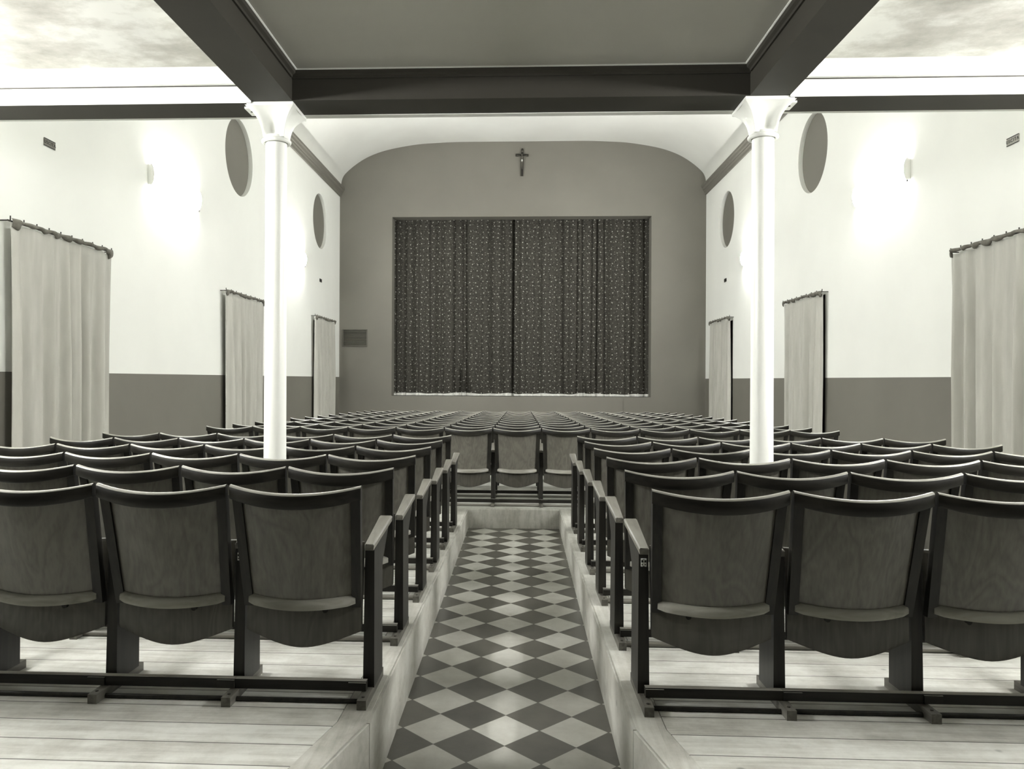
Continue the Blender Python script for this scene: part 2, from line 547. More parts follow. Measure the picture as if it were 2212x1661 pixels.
# ------------------------------------------------------------------ back wall, stage wall
struct('wall_back', B().box(XL, XR, YB - .2, YB, 0, 7.7).me('wall_back', M['backwall']))
OX0, OX1, OZ0, OZ1 = -3.194, 3.169, EYE - .4094, EYE + 4.0129
sw = B()
sw.add([(XL, YS, 0), (OX0, YS, 0), (OX0, YS, 7.7), (XL, YS, 7.7)], [(0, 1, 2, 3)])
sw.add([(OX1, YS, 0), (XR, YS, 0), (XR, YS, 7.7), (OX1, YS, 7.7)], [(0, 1, 2, 3)])
sw.add([(OX0, YS, OZ1), (OX1, YS, OZ1), (OX1, YS, 7.7), (OX0, YS, 7.7)], [(0, 1, 2, 3)])
sw.add([(OX0, YS, 0), (OX1, YS, 0), (OX1, YS, OZ0), (OX0, YS, OZ0)], [(0, 1, 2, 3)])
YR = YS + .38
for (xa, za), (xb, zb) in (((OX0, OZ0), (OX0, OZ1)), ((OX1, OZ0), (OX1, OZ1)), ((OX0, OZ1), (OX1, OZ1))):
    sw.add([(xa, YS, za), (xb, YS, zb), (xb, YR, zb), (xa, YR, za)], [(0, 1, 2, 3)])
stw = struct('wall_stage', sw.me('wall_stage', M['stage']))
struct('trim_1', B().box(-2.57, 2.49, YS - .02, YS, 0.0, OZ0 - .012).me('stage_apron', M['stage']))
struct('floor_stage', B().box(OX0 - .5, OX1 + .5, YS + .001, YS + 2.2, OZ0 - .2, OZ0).me('floor_stage', M['doorwood']))
struct('wall_stage_back', B().box(OX0 - .5, OX1 + .5, YS + 2.2, YS + 2.3, OZ0, OZ1 + 1).me('wall_stage_back', M['black']))

# ------------------------------------------------------------------ vault, cornices
half = [(0.0, 7.41), (.8, 7.412), (1.6, 7.41), (2.1, 7.39), (2.54, 7.362), (3.02, 7.29), (3.46, 7.19), (3.83, 7.045), (4.12, 6.865), (4.35, 6.67), (4.44, 6.54), (4.475, 6.40), (4.48, 6.30)]
def smooth_profile(p, n=6):
    out = []
    for i in range(len(p) - 1):
        p0, p1, p2, p3 = p[max(i - 1, 0)], p[i], p[i + 1], p[min(i + 2, len(p) - 1)]
        for k in range(n):
            t = k / n
            out.append(tuple(.5 * ((2 * p1[d]) + (-p0[d] + p2[d]) * t + (2 * p0[d] - 5 * p1[d] + 4 * p2[d] - p3[d]) * t * t + (-p0[d] + 3 * p1[d] - 3 * p2[d] + p3[d]) * t ** 3) for d in (0, 1)))
    out.append(p[-1])
    return out
hp = smooth_profile(half)
prof = [(-x, z) for x, z in reversed(hp)] + hp[1:]
b = B()
rs = [[(x, y, z) for x, z in prof] for y in (5.4, 10, 15, YS - .001)]
b.rings(rs, cap=False, closed=False)
struct('ceiling_vault', b.me('ceiling_vault', M['vault'], True))
cp = [(0, 6.075), (.035, 6.075), (.04, 6.13), (.06, 6.15), (.06, 6.175), (.085, 6.19), (.095, 6.235), (.12, 6.25), (.12, 6.295), (.10, 6.30), (0, 6.30)]
for i, (X, sg) in enumerate(((XL, 1), (XR, -1))):
    b = B()
    b.rings([[(X + sg * d, y, z) for d, z in cp] for y in (5.4, YS - .002)])
    struct('trim_%d' % (2 + i), b.me('cornice', M['cornice']))

# ------------------------------------------------------------------ gallery: beams, ceilings, front
LBL = (-1.730, -1.465)
LBR = (1.415, 1.660)
struct('ceiling_nave', B().box(LBL[1], LBR[0], YB, YBF, ZG, ZG + .08).me('ceiling_nave', M['nave']))
struct('ceiling_aisle_left', B().box(XL, LBL[0], YB, YBF, ZG, ZG + .08).me('ceiling_aisle_left', M['aisleceil']))
struct('ceiling_aisle_right', B().box(LBR[1], XR, YB, YBF, ZG, ZG + .08).me('ceiling_aisle_right', M['aisleceil']))
def beam_long(name, x0, x1, inner, outer):
    b = B()
    b.box(x0, x1, YB, YBF, ZBEAM, ZG + .08)
    me = b.me(name, [M['beam'], M['white']])
    for p in me.polygons:
        if p.normal.x * outer > .9:
            p.material_index = 1
    return struct(name, me)
beam_long('beam_left', *LBL, 1, -1)
beam_long('beam_right', *LBR, -1, 1)
b = B()
b.box(LBL[0], LBR[1], YBF, YBR, ZBEAM, ZG + .08, 0)
b.box(XL, LBL[0], YBF, YBR, ZBEAM - .012, ZG + .08, 0)
b.box(LBR[1], XR, YBF, YBR, ZBEAM - .012, ZG + .08, 0)
me = b.me('beam_cross', [M['beam'], M['white']])
for p in me.polygons:
    if p.normal.y < -.9 and (p.center.x < LBL[0] or p.center.x > LBR[1]):
        p.material_index = 1
struct('beam_cross', me)
struct('wall_gallery', B().box(XL, XR, YBR, YBR + .06, ZBEAM - .004, 4.35).box(XL, XR, YBR - .05, YBR + .10, 4.35, 4.43).box(XL, XR, YBR + .06, YBR + .12, 4.43, 7.7).me('wall_gallery', M['white']))  # parapet, and above it an unseen closing wall added to keep light in
# mouldings under the gallery ceiling
mp_n = [(0, ZG - .055), (.012, ZG - .055), (.014, ZG - .04), (.03, ZG - .03), (.034, ZG - .001), (0, ZG - .001)]
mp_a = [(0, ZG - .085), (.02, ZG - .085), (.022, ZG - .06), (.05, ZG - .045), (.055, ZG - .02), (.085, ZG - .015), (.085, ZG - .001), (0, ZG - .001)]
k = 4
def mould(pr, mat, p0, p1, nrm):
    global k
    b = B()
    b.rings([[(p[0] + nrm[0] * d, p[1] + nrm[1] * d, z) for d, z in pr] for p in (p0, p1)])
    struct('trim_%d' % k, b.me('moulding', mat)); k += 1
mp_w = [(.034, ZG - .009), (.041, ZG - .006), (.041, ZG - .001), (.034, ZG - .001)]
mould(mp_w, M['white'], (LBL[1] + .034, YBF), (LBR[0] - .034, YBF), (0, -1))
mould(mp_w, M['white'], (LBL[1], YB), (LBL[1], YBF - .041), (1, 0))
mould(mp_w, M['white'], (LBR[0], YB), (LBR[0], YBF - .041), (-1, 0))
mould(mp_n, M['beam'], (LBL[1], YBF), (LBR[0], YBF), (0, -1))
mould(mp_n, M['beam'], (LBL[1], YB), (LBL[1], YBF - .034), (1, 0))
mould(mp_n, M['beam'], (LBR[0], YB), (LBR[0], YBF - .034), (-1, 0))
mp_gap = [(0, ZG - .096), (.004, ZG - .096), (.004, ZG - .088), (0, ZG - .088)]  # dark strip standing in for the shadowed crack below the moulding
mould(mp_gap, M['beam'], (XL, YBF), (LBL[0], YBF), (0, -1))
mould(mp_gap, M['beam'], (LBR[1], YBF), (XR, YBF), (0, -1))
mould(mp_a, M['white'], (XL, YBF), (LBL[0], YBF), (0, -1))
mould(mp_a, M['white'], (LBR[1], YBF), (XR, YBF), (0, -1))

# ------------------------------------------------------------------ columns
def column(cx, cyy, label, side):
    z0 = zp(cyy)
    zb = ZBEAM - .022
    zn = EYE + 1.545
    t = thing('column', label, 'column', (cx, cyy, z0 - .002), group='white columns under the gallery')
    t['kind'] = 'thing'
    r = .0715
    n = 32
    def circ(rad, z):
        return [(rad * math.cos(2 * math.pi * i / n), rad * math.sin(2 * math.pi * i / n), z - z0) for i in range(n)]
    b = B(); b.rings([circ(r + .003, z0), circ(r + .003, z0 + .3), circ(r, z0 + 1.0), circ(r - .003, zn)])
    link('shaft', b.me('shaft', M['whitegloss'], True), t)
    b = B()
    rr = []
    for i in range(13):
        a = 2 * math.pi * i / 12
        rr.append(circ(r + .012 + .013 * math.cos(a), zn + .012 + .014 * math.sin(a)))
    b.rings(rr, cap=False)
    b.rings([circ(r - .003, zn + .02), circ(r + .010, zn + .03), circ(r + .004, zn + .045)], cap=False)
    link('collar', b.me('collar', M['whitegloss'], True), t)
    # flaring capital: circle -> square with hollowed faces
    b = B(); rr = []
    SN = 10
    for i in range(17):
        u = i / 16
        z = zn + .03 + (zb - zn - .03) * u
        hw = .068 + .022 * u + .068 * u ** 3.2
        hol = .034 * min(1, u * 5) * (1 - .5 * u ** 3)
        ring = []
        for sd in range(4):
            ca, sa = math.cos(sd * math.pi / 2), math.sin(sd * math.pi / 2)
            for q in range(SN):
                v = -1 + 2 * q / SN
                e = max(0, 1 - (v / .78) ** 2) ** 1.3
                px, py = hw - hol * e, v * hw
                ring.append((px * ca - py * sa, px * sa + py * ca, z - z0))
        rr.append(ring)
    b.rings(rr)
    link('capital', b.me('capital', M['whitegloss'], True), t)
    b = B()
    b.box(-.150, .150, -.145, .175, zb - z0, zb - z0 + .022)
    xs = (-.185, -.15) if side < 0 else (.15, .185)
    b.box(xs[0], xs[1], -.085, .06, zb - z0, zb - z0 + .022)
    sx = side
    for (px, py) in ((.105, -.11), (.155, -.02)):
        b.cyl((sx * px, py, zb - z0 - .002), (sx * px, py, zb - z0 + .004), .011, n=12, mi=1)
    link('bearing_plate', b.me('bearing_plate', [M['whitegloss'], M['black']]), t)
column(-1.612, 5.092, 'white round column with flared capital standing left of the aisle', -1)
column(1.540, 5.092, 'white round column with flared capital standing right of the aisle', 1)

# ------------------------------------------------------------------ wall lamps
def wall_lamp(X, sg, y0, y1, z0, z1, label, glow):
    ym = (y0 + y1) / 2
    t = thing('wall_lamp', label, 'lamp', (X, ym, z0), group='long wall lamps')
    hl, h = (y1 - y0) / 2, z1 - z0
    b = B(); b.box(min(0, sg * .03), max(0, sg * .03), -hl + .004, hl - .004, .012, h - .012)
    link('back_plate', b.me('back_plate', M['whitegloss']), t)
    b = B(); rs = []
    for y in (-hl + .008, hl - .008):
        rs.append([(sg * (.03 + .05 * math.sin(math.pi * i / 10)), y, h / 2 - (h / 2) * math.cos(math.pi * i / 10)) for i in range(11)])
    b.rings(rs)
    link('lamp_shade', b.me('lamp_shade', glow, True), t)
    for yy in (-hl, hl - .008):
        b = B(); rs = []
        for y in (yy, yy + .008):
            rs.append([(sg * (.03 + .051 * math.sin(math.pi * i / 10)), y, h / 2 - (h / 2) * math.cos(math.pi * i / 10)) for i in range(11)])
        b.rings(rs)
        link('end_cap', b.me('end_cap', M['whitegloss']), t)
    yy = -hl - .005 if sg < 0 else hl - .0
    b = B(); b.cyl((sg * .05, yy - .012, .0), (sg * .05, yy - .012, -.02), .009, n=8)
    link('pull_switch', b.me('pull_switch', M['black']), t)
for X, sg, side in ((XL, 1, 'left'), (XR, -1, 'right')):
    wall_lamp(X, sg, 9.27, 10.68, 3.88, 4.15, 'long white wall lamp, nearer one on the %s wall of the hall' % side, M['glow'])
    wall_lamp(X, sg, 14.52, 16.02, 3.88, 4.15, 'long white wall lamp, farther one on the %s wall, near the stage' % side, M['glow3'])
    wall_lamp(X, sg, 5.42, 6.40, 3.88, 4.15, 'unseen fill lamp added just past the gallery front on the %s wall' % side, M['glowfill'])  # added out of view to light the far chair backs
    wall_lamp(X, sg, 2.75, 4.15, 2.92, 3.19, 'long white wall lamp under the gallery on the %s wall' % side, M['glow2'])

# ------------------------------------------------------------------ exit signs
def text_mesh(body, size):
    cu_ = bpy.data.curves.new('lettering', 'FONT')
    cu_.body = body; cu_.size = size; cu_.extrude = .0015
    cu_.align_x = 'CENTER'; cu_.align_y = 'CENTER'
    cu_.space_character = 1.25
    o = bpy.data.objects.new('tmp', cu_); COL.objects.link(o)
    dg = bpy.context.evaluated_depsgraph_get()
    e = bpy.data.meshes.new_from_object(o.evaluated_get(dg))
    bpy.data.objects.remove(o)
    e.materials.clear(); e.materials.append(M['black'])
    return e
def exit_sign(X, sg, y, z, label, board, w_=.178, h_=.07):
    t = thing('exit_sign', label, 'sign', (X, y, z), group='exit signs on the side walls')
    TS = .008
    b = B(); b.box(min(0, sg * TS), max(0, sg * TS), -w_ / 2, w_ / 2, -h_ / 2, h_ / 2)
    link('board', b.me('board', board), t)
    tx = text_mesh('USCITA', .046)
    e = link('lettering', tx, t)
    # text x -> reading direction along the wall, text y -> up
    if sg > 0:
        e.matrix_local = Matrix(((0, 0, 1, sg * (TS + .0005)), (1, 0, 0, 0), (0, 1, 0, 0), (0, 0, 0, 1)))
    else:
        e.matrix_local = Matrix(((0, 0, -1, sg * (TS + .0005)), (-1, 0, 0, 0), (0, 1, 0, 0), (0, 0, 0, 1)))
    b = B()
    b.box(sg * TS - .001, sg * TS + .001, -w_ / 2, w_ / 2, h_ / 2 - .006, h_ / 2 + .002)
    b.box(sg * TS - .001, sg * TS + .001, -w_ / 2, w_ / 2, -h_ / 2 - .002, -h_ / 2 + .004)
    link('border', b.me('border', M['black']), t)
exit_sign(XL, 1, 7.29, 3.785, 'small dark grey USCITA exit sign above the nearest curtain on the left wall', M['sign'])
exit_sign(XR, -1, 7.38, 3.765, 'small pale grey USCITA exit sign above the nearest curtain on the right wall', M['signlight'])
exit_sign(XL, 1, 17.45, 3.765, 'tiny dark square sign above the curtain beside the stage on the left wall', M['black'])
exit_sign(XR, -1, 17.47, 3.765, 'tiny dark square sign above the curtain beside the stage on the right wall', M['black'])

# ------------------------------------------------------------------ side curtains
def side_curtain(X, sg, y0, y1, ztop, label, seed, folds=9, dark_edge=True):
    rnd = random.Random(seed)
    ym = (y0 + y1) / 2
    t = thing('door_curtain', label, 'curtain', (X, ym, zp(ym) + .03), group='cloth curtains over the side doors')
    zb = zp(ym) + .03
    H = ztop - zb
    W = (y1 - y0)
    ny, nz = 150, 24
    ph = [rnd.uniform(0, 6.28) for _ in range(8)]
    wob = [rnd.uniform(-.35, .35) for _ in range(folds + 2)]
    def d(u, v):   # u along 0..1, v 0 top .. 1 bottom
        a = .020 + .030 * min(1, v * 2.2)
        uu = u + .010 * math.sin(6 * u + ph[0]) + .02 * math.sin(9 * u + ph[6]) + .012 * v * math.sin(5 * u + ph[1])
        s = math.sin(2 * math.pi * folds * uu + ph[2])
        s2 = math.sin(2 * math.pi * folds * 1.71 * uu + ph[3])
        return .085 + a * (s * (.7 + .3 * math.sin(7 * u + ph[4])) + .35 * s2)
    verts, faces = [], []
    for j in range(nz + 1):
        v = (j / nz)
        z = H * (1 - v)
        for i in range(ny + 1):
            u = i / ny
            sag = 0
            if j == 0:
                sag = .022 * abs(math.sin(math.pi * u * (folds - 1)))
            shrink = 1 - .05 * math.sin(math.pi * min(1, v * 1.1) * .5) + .012 * math.sin(4 * v + ph[5])
            y = (u - .5) * W * shrink
            verts.append((sg * d(u, v), y, z - sag))
    for j in range(nz):
        for i in range(ny):
            a = j * (ny + 1) + i
            faces.append((a, a + 1, a + ny + 2, a + ny + 1))
    cl = link('cloth', mesh('cloth', verts, faces, M['linen'], None, True), t)
    so = cl.modifiers.new('thickness', 'SOLIDIFY'); so.thickness = .004
    # drooping heading
    nsw = folds + 2
    b = B(); rs = []
    npt = nsw * 12
    for i in range(npt + 1):
        u = i / npt
        fr = (u * nsw) % 1.0
        droop = (.026 + .040 * math.sin(math.pi * fr) * (.7 + .3 * math.sin(u * 11 + ph[0])))
        if u < .04 or u > .96:
            droop += .05
        out = .012 + .020 * math.sin(math.pi * fr)
        y = (u - .5) * W * 1.0
        x = d(u, 0) + .012
        sec = []
        for q in range(9):
            a = math.pi * q / 8
            sec.append((sg * (x + out * math.sin(a)), y, H + .035 - droop * .5 * (1 - math.cos(a))))
        rs.append(sec)
    b.rings(rs, cap=False, closed=False)
    hd = link('heading', b.me('heading', M['heading'], True), t)
    so = hd.modifiers.new('thickness', 'SOLIDIFY'); so.thickness = .003
    b = B()
    b.cyl((sg * .07, -W / 2 - .015, H + .015), (sg * .07, W / 2 + .015, H + .015), .008, n=8)
    for yy in (-W / 2 - .01, W / 2 + .01):
        b.cyl((0, yy, H + .015), (sg * .075, yy, H + .015), .006, n=6)
    for q in range(nsw + 1):
        yy = (q / nsw - .5) * W
        b.cyl((sg * .085, yy, H + .01), (sg * .085, yy, H + .055), .006, n=6)
    link('curtain_rod', b.me('curtain_rod', M['metal']), t)
side_curtain(XL, 1, 6.60, 8.28, 2.90, 'pale cloth curtain nearest the camera on the left wall', 11, 7)
side_curtain(XL, 1, 11.58, 13.30, 2.86, 'pale cloth curtain on the left wall partly behind the white column', 12, 6)
side_curtain(XL, 1, 16.68, 18.45, 2.90, 'narrow pale cloth curtain on the left wall beside the stage', 13, 7)
side_curtain(XR, -1, 6.60, 8.26, 2.87, 'pale cloth curtain nearest the camera on the right wall', 14, 7)
side_curtain(XR, -1, 11.70, 13.41, 2.85, 'pale cloth curtain on the right wall just past the white column', 15, 6)
side_curtain(XR, -1, 16.80, 18.47, 2.89, 'narrow pale cloth curtain on the right wall beside the stage', 16, 6)

# ------------------------------------------------------------------ stage curtain
def stage_curtain(x0, x1, label, seed, gather, dy):
    rnd = random.Random(seed)
    W = x1 - x0
    zb, zt = OZ0 + .055, OZ1 + .12
    t = thing('stage_curtain', label, 'curtain', ((x0 + x1) / 2, YR + .02 + dy, OZ0), group='stage curtain halves')
    xc = (x0 + x1) / 2
    # narrow creases at irregular places
    cre = []
    x = x0 + .10
    while x < x1:
        cre.append((x, rnd.uniform(.025, .065), rnd.uniform(.02, .05)))
        x += rnd.choice([.13, .18, .24, .30, .36])
    nx, nz = 420, 40
    verts, faces = [], []
    def dep(x, v):
        y = .030 * math.sin(x * 9 + seed + .8 * math.sin(x * 3.1)) + .020 * math.sin(x * 22 + seed * 2)
        for c, a, wd in cre:
            cc = c + .03 * (v - .5) * math.sin(c * 13)
            e = (x - cc) / wd
            if abs(e) < 4:
                y += a * math.exp(-e * e)
        g = max(0, (v - .72) / .28)
        for gx in gather:
            wdg = .02 + .16 * g * g
            e = (x - gx) / wdg
            y += (.05 + .10 * g) * math.exp(-e * e) - .12 * g * math.exp(-((x - gx) / (.02 + .03 * g)) ** 2)
        return y
    for j in range(nz + 1):
        v = j / nz
        for i in range(nx + 1):
            x = x0 + W * i / nx
            verts.append((x - xc, dep(x, v), zt + (zb - zt) * v - OZ0))
    for j in range(nz):
        for i in range(nx):
            a = j * (nx + 1) + i
            faces.append((a, a + 1, a + nx + 2, a + nx + 1))
    link('cloth', mesh('cloth', verts, faces, M['brocade'], None, True), t)
    verts, faces = [], []
    for j in range(2):
        for i in range(nx + 1):
            x = x0 + W * i / nx
            wv = .008 * math.sin(x * 5 + seed) + .006 * math.sin(x * 14)
            hump = sum(.02 * math.exp(-((x - gx) / .12) ** 2) for gx in gather)
            verts.append((x - xc, dep(x, 1) - .012, (.062 + wv + hump) if j == 0 else .006 + .004 * math.sin(i * 1.3)))
    for i in range(nx):
        faces.append((i, i + 1, i + nx + 2, i + nx + 1))
    link('fringe', mesh('fringe', verts, faces, M['fringe'], None, True), t)
stage_curtain(-3.28, -.08, 'left half of the dark patterned stage curtain', 3, [-1.46], .05)
stage_curtain(-.16, 3.26, 'right half of the dark patterned stage curtain', 5, [1.52], 0.0)

# ------------------------------------------------------------------ vent grille and crucifix on the stage wall
vg = thing('vent_grille', 'dark louvred vent grille on the grey stage wall left of the curtain', 'vent', (-4.11, YS - .001, 2.575))
b = B(); b.box(-.30, .30, -.004, 0, -.205, .205)
link('backing', b.me('backing', M['black']), vg)
b = B()
for i in range(13):
    z = -.19 + i * .0315
    b.hexa([(-.29, -.026, z - .010), (.29, -.026, z - .010), (.29, -.006, z + .004), (-.29, -.006, z + .004),
            (-.29, -.026, z - .004), (.29, -.026, z - .004), (.29, -.006, z + .010), (-.29, -.006, z + .010)])
link('louvre_slats', b.me('louvre_slats', M['steel']), vg)
b = B()
b.box(-.305, -.290, -.03, 0, -.21, .21); b.box(.290, .305, -.03, 0, -.21, .21)
b.box(-.290, .290, -.03, 0, .200, .21); b.box(-.290, .290, -.03, 0, -.21, -.200)
link('frame', b.me('frame', M['steel']), vg)

cx = thing('crucifix', 'dark wooden crucifix with a small figure high on the stage wall', 'crucifix', (.008, YS, 6.56))
b = B()
b.hexa([(-.035, -.03, 0), (.027, -.03, 0), (.027, 0, 0), (-.035, 0, 0), (-.026, -.03, .64), (.036, -.03, .64), (.036, 0, .64), (-.026, 0, .64)])
b.hexa([(-.026, -.03, .64), (.036, -.03, .64), (.036, 0, .64), (-.026, 0, .64), (-.012, -.03, .672), (.022, -.03, .672), (.022, 0, .672), (-.012, 0, .672)])
b.hexa([(-.160, -.032, .482), (.155, -.032, .476), (.155, -.002, .476), (-.160, -.002, .482), (-.160, -.032, .540), (.155, -.032, .532), (.155, -.002, .532), (-.160, -.002, .540)])
link('cross', b.me('cross', M['cross']), cx)
b = B()
Yf = -.048
b.tube([(-.13, Yf + .008, .498), (-.07, Yf, .480), (-.022, Yf, .462)], [.006, .008, .011])
b.tube([(.13, Yf + .008, .494), (.07, Yf, .478), (.025, Yf, .462)], [.006, .008, .011])
b.tube([(0, Yf, .468), (.002, Yf, .43), (0, Yf, .385), (-.002, Yf, .365)], [.022, .021, .016, .017])
b.tube([(-.006, Yf, .37), (-.010, Yf - .012, .28), (-.006, Yf, .19), (-.004, Yf, .165)], [.013, .011, .008, .007])
b.tube([(.006, Yf, .37), (.004, Yf - .012, .28), (.000, Yf, .19), (.000, Yf - .004, .160)], [.013, .011, .008, .007])
b.tube([(0, Yf, .47), (-.004, Yf - .004, .49)], [.009, .008])
b.ball((-.006, Yf - .006, .508), .015, .016, .020)
fg = link('figure', b.me('figure', M['figure'], True), cx)
b = B(); b.tube([(-.001, Yf - .004, .392), (-.001, Yf - .004, .368), (-.003, Yf - .004, .345)], [.019, .022, .020])
link('loincloth', b.me('loincloth', M['fringe'], True), fg)
b = B(); b.box(-.016, .026, -.036, -.03, .585, .615)
link('title_plaque', b.me('title_plaque', M['figure']), cx)

# ------------------------------------------------------------------ chairs
HW = .2525
HT = .845
LEAN = .25
def ybk(z):
    return (HT - z) * LEAN
def sweep(secs, mats, smooth=True, name='part'):
    b = B(); b.rings(secs)
    return b.me(name, mats, smooth)
def xs_(hw, n):
    return [-hw + 2 * hw * i / n for i in range(n + 1)]

def me_top_rail(n=16):
    secs = []
    for x in xs_(HW, n):
        t = x / HW
        q = 1 - t * t
        yb = -.052 * q
        zt = HT - .028 * q
        zl = zt - .059 + .006 * t * t
        th = .028
        e = .004 if abs(t) < .99 else .007
        secs.append([(x, yb + .004, zl), (x, yb, zl + .006), (x, yb, zt - .008), (x, yb + .003, zt - .0035), (x, yb + .010, zt), (x, yb + th - .008, zt), (x, yb + th - .002, zt - .006), (x, yb + th + .006, zl)])
    me_ = sweep(secs, [M['rail'], M['toplit']], True, 'top_rail')
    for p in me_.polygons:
        if p.normal.z > .42:  # upward faces get the colour with light painted in
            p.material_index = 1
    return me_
def me_backrest(nx=16, nz=6):
    b = B(); rows = []
    def hw(z): return .223 - .012 * (HT - z) / .45
    def surf(off):
        return [[(x, ybk(z) + .020 - .058 * (1 - (x / hw(z)) ** 2) + off, z - (.022 * (1 - (x / hw(z)) ** 2) if z > .7 else .012 * (1 - (x / hw(z)) ** 2)))
                 for x in xs_(hw(z), nx)] for z in [.395 + (.812 - .395) * k / nz for k in range(nz + 1)]]
    for off in (0, .009):
        s = surf(off)
        n = nx + 1
        b.add([p for r in s for p in r], [(j * n + i, j * n + i + 1, (j + 1) * n + i + 1, (j + 1) * n + i) for j in range(nz) for i in range(nx)])
    s0, s1 = surf(0), surf(.009)
    for a0, a1 in ((s0[0], s1[0]), (s0[-1], s1[-1]), ([r[0] for r in s0], [r[0] for r in s1]), ([r[-1] for r in s0], [r[-1] for r in s1])):
        n = len(a0)
        b.add(a0 + a1, [(i, i + 1, i + 1 + n, i + n) for i in range(n - 1)])
    return mesh('backrest', b.v, b.f, M['ply'], None, True)
def me_stile(sg):
    b = B()
    def ring(z):
        xo = (HW - .003) - .016 * (HT - z) / .45
        xi = xo - .036
        y = ybk(z) + .004
        p = [(sg * xo, y, z), (sg * xo, y + .036, z), (sg * xi, y + .036, z), (sg * xi, y, z)]
        return p if sg > 0 else p[::-1]
    b.rings([ring(.355), ring(.5), ring(.66), ring(.80)])
    return b.me('side_stile', M['frame'])
def me_bottom_rail(n=16):
    secs = []
    hw = .212
    for x in xs_(hw, n):
        t = x / hw
        q = 1 - t * t
        yb = ybk(.39) - .004 - .058 * q
        z0 = .368 - .012 * q
        hgt = .040 if abs(t) < .99 else .034
        e = 0.0 if abs(t) < .99 else .004
        sec = [(x, yb + e, z0 + e), (x, yb - .001 + e, z0 + .017), (x, yb + .004 + e, z0 + .027), (x, yb + .013, z0 + .0365 - e), (x, yb + .024, z0 + .040 - e), (x, yb + .034, z0 + .038), (x, yb + .034, z0 + e)]
        secs.append(sec)
    return sweep(secs, M['bar'], True, 'bottom_rail')
def me_seat(n=20):
    secs = []
    hw = .230
    for x in xs_(hw, n):
        t = x / hw
        q = 1 - t * t
        zb = .254 - .058 * (.25 * (0.5 + 0.5 * math.cos(math.pi * t)) + .75 * (1 - abs(t) ** 1.8))
        y = .150 - .034 * q
        zt = .60
        th = .022
        secs.append([(x, y + .004, zb), (x, y, zb + .01), (x, y + .002, .36), (x, y + .030, zt - .02), (x, y + .036, zt), (x, y + .036 + th, zt), (x, y + .030 + th, zt - .03), (x, y + th + .002, .36), (x, y + th, zb + .005)])
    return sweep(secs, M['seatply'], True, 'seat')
def me_post():
    b = B()
    y0, y1 = .150, .335
    b.hexa([(-.0225, y0, .035), (.0225, y0, .035), (.0225, y1, .035), (-.0225, y1, .035),
            (-.0185, y0 + .004, .575), (.0185, y0 + .004, .575), (.0185, y1, .603), (-.0185, y1, .603)])
    b.hexa([(-.0185, y0 + .2, .50), (.0185, y0 + .2, .50), (.0185, y1, .46), (-.0185, y1, .46),
            (-.0185, y0 + .34, .622), (.0185, y0 + .34, .622), (.0185, y1, .600), (-.0185, y1, .600)][0:8])
    return b.me('side_post', M['frame'])
def me_arm():
    b = B()
    ya, yb, za, zb = .140, .525, .575, .630
    b.rings([[(-.017, ya, za), (.017, ya, za), (.019, ya, za + .02), (.014, ya + .003, za + .025), (-.014, ya + .003, za + .025), (-.019, ya, za + .02)],
             [(-.021, (ya + yb) / 2, (za + zb) / 2), (.021, (ya + yb) / 2, (za + zb) / 2), (.024, (ya + yb) / 2, (za + zb) / 2 + .02), (.019, (ya + yb) / 2, (za + zb) / 2 + .025), (-.019, (ya + yb) / 2, (za + zb) / 2 + .025), (-.024, (ya + yb) / 2, (za + zb) / 2 + .02)],
             [(-.026, yb, zb), (.026, yb, zb), (.029, yb, zb + .02), (.023, yb - .002, zb + .025), (-.023, yb - .002, zb + .025), (-.029, yb, zb + .02)]])
    return b.me('armrest', M['arm'])
def me_foot():
    b = B(); b.box(-.018, .018, .010, .385, 0, .036)
    b.cyl((0, .045, .034), (0, .045, .039), .006, n=8, mi=1)
    return b.me('foot_runner', [M['foot'], M['metal']])
def me_base_rail(sg):
    b = B(); b.box(-.2595, .2595, .105, .135, .0365, .074)
    b.box(min(sg * .2595, sg * .19), max(sg * .2595, sg * .19), .098, .106, .040, .070)
    me_ = b.me('base_rail', [M['rail'], M['toplit']])
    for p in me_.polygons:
        if p.normal.z > .9:  # lit top of the rail put into its colour
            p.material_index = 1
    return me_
def me_batten(dark):
    b = B()
    r = .009 if dark else .0135  # nearest row's batten thinner and dark, shade put into its colour
    b.cyl((-.2405, .075, r), (.2405, .075, r), r, n=10)
    return b.me('floor_batten', M['frame'] if dark else M['batten'], True)
def me_stop(sg):
    b = B(); b.cyl((sg * .10, .085, .352), (sg * .10, .100, .352), .011, n=10)
    return b.me('rubber_stop', M['black'], True)
def me_plate():
    b = B()
    x0, x1, y, z0, z1 = -.0105, .0105, .149, .527, .557
    b.hexa([(x0, y - .002, z0), (x1, y - .002, z0), (x1, y + .004, z0), (x0, y + .004, z0), (x0, y - .002, z1), (x1, y - .002, z1), (x1, y + .004, z1), (x0, y + .004, z1)])
    for xa, xb, za, zb in ((x0 + .001, -.002, z0 + .0165, z0 + .0245), (.002, x1 - .001, z0 + .0165, z0 + .0245), (x0 + .002, -.003, z0 + .006, z0 + .010), (.003, x1 - .002, z0 + .006, z0 + .010), (-.002, .002, z1 - .003, z1), (-.002, .002, z0, z0 + .003)):
        b.box(xa, xb, y - .0026, y - .0015, za, zb, 1)
    return b.me('number_plate', [M['plate'], M['black']])
def me_far_frame():
    b = B()
    for sg in (-1, 1):
        def ring(z):
            xo = (HW - .003) - .016 * (HT - z) / .45
            y = ybk(z) + .004
            p = [(sg * xo, y, z), (sg * xo, y + .036, z), (sg * (xo - .036), y + .036, z), (sg * (xo - .036), y, z)]
            return p if sg > 0 else p[::-1]
        b.rings([ring(.355), ring(.80)])
    return b.me('back_frame', M['frame'])

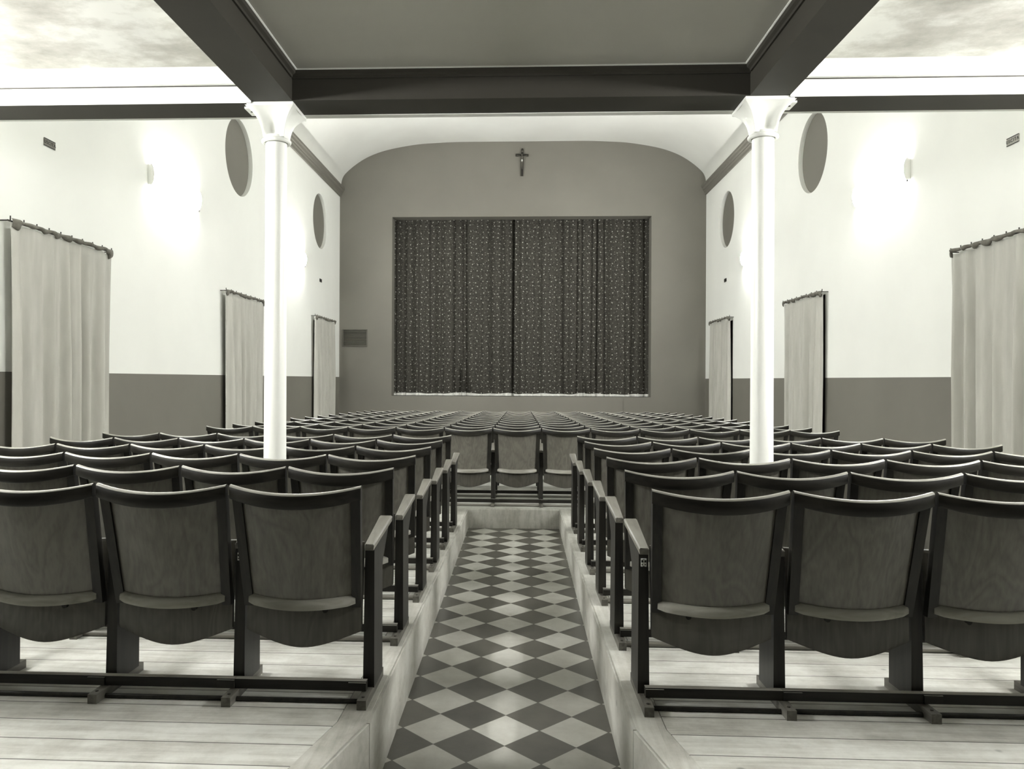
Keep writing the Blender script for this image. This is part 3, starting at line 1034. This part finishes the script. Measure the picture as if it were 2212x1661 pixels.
ME = dict(top=me_top_rail(), back=me_backrest(), stL=me_stile(-1), stR=me_stile(1), bar=me_bottom_rail(), seat=me_seat(), post=me_post(),
          arm=me_arm(), foot=me_foot(), railL=me_base_rail(-1), railR=me_base_rail(1), bat=me_batten(False), batshade=me_batten(True), stopL=me_stop(-1), stopR=me_stop(1), plate=me_plate(),
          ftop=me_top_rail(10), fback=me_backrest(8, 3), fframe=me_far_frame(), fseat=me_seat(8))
PIT = math.atan(SLOPE)
ORD = 'first second third fourth fifth sixth seventh eighth ninth tenth eleventh twelfth thirteenth'.split()

NEAR = ['nearest '] + [o + ' nearest ' for o in ORD[1:]]

def post_set(root, x, full=True):
    for nm, key in (('side_post', 'post'), ('armrest', 'arm'), ('foot_runner', 'foot')):
        if not full and nm == 'foot_runner':
            continue
        o = link(nm, ME[key], root)
        o.location = (x, 0, 0)

def chair(x, y, label, group, side, end_post, level, plate=False):
    """side: +1 shared post on the right of the seat, -1 on the left"""
    t = thing('folding_chair', label, 'chair', (x, y, zp(y)), (-PIT, 0, 0), group)
    if level < 2:
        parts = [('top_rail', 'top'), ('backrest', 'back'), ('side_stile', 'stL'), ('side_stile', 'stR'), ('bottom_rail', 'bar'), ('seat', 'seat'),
                 ('base_rail', 'railR' if side > 0 else 'railL'), ('floor_batten', 'batshade' if y < 3 else 'bat')]
        if level == 0:
            parts.append(('rubber_stop', 'stopR' if side > 0 else 'stopL'))
        for nm, key in parts:
            link(nm, ME[key], t)
    else:
        for nm, key in (('top_rail', 'ftop'), ('backrest', 'fback'), ('back_frame', 'fframe'), ('seat', 'fseat')):
            link(nm, ME[key], t)
    post_set(t, side * .26, level < 2)
    if end_post:
        post_set(t, -side * .26, level < 2)
    if plate:
        o = link('number_plate', ME['plate'], t); o.location = (side * .26, 0, 0)
    return t

P = .52
NEAR_Y = [2.9246, 3.6858, 4.4662, 5.2405, 6.0076, 6.7875]
NEAR_N = [5, 5, 6, 6, 6, 6]
XLB, XRB = -1.1076, .4899
for i, y in enumerate(NEAR_Y):
    for j in range(NEAR_N[i]):
        lvl = 0 if i < 2 else 1
        chair(XLB - j * P + HW, y, 'plywood folding chair %s from the aisle in the %srow left of it' % (ORD[j], NEAR[i]),
              'folding chairs left of the aisle', 1, j == 5, lvl, (i, j) in ((0, 1),))
        chair(XRB + j * P + HW, y, 'plywood folding chair %s from the aisle in the %srow right of it' % (ORD[j], NEAR[i]),
              'folding chairs right of the aisle', -1, j == 5, lvl, (i, j) in ((0, 0), (0, 2)))
for i in range(13):
    y = 8.3533 + .7793 * i
    for j in range(13):
        chair(-3.4084 + j * P + HW, y, 'plywood folding chair %s from the left in the %srow beyond the aisle' % (ORD[j], NEAR[i]),
              'folding chairs in the wide rows beyond the aisle', -1, j == 12, 1 if i < 2 else 2)
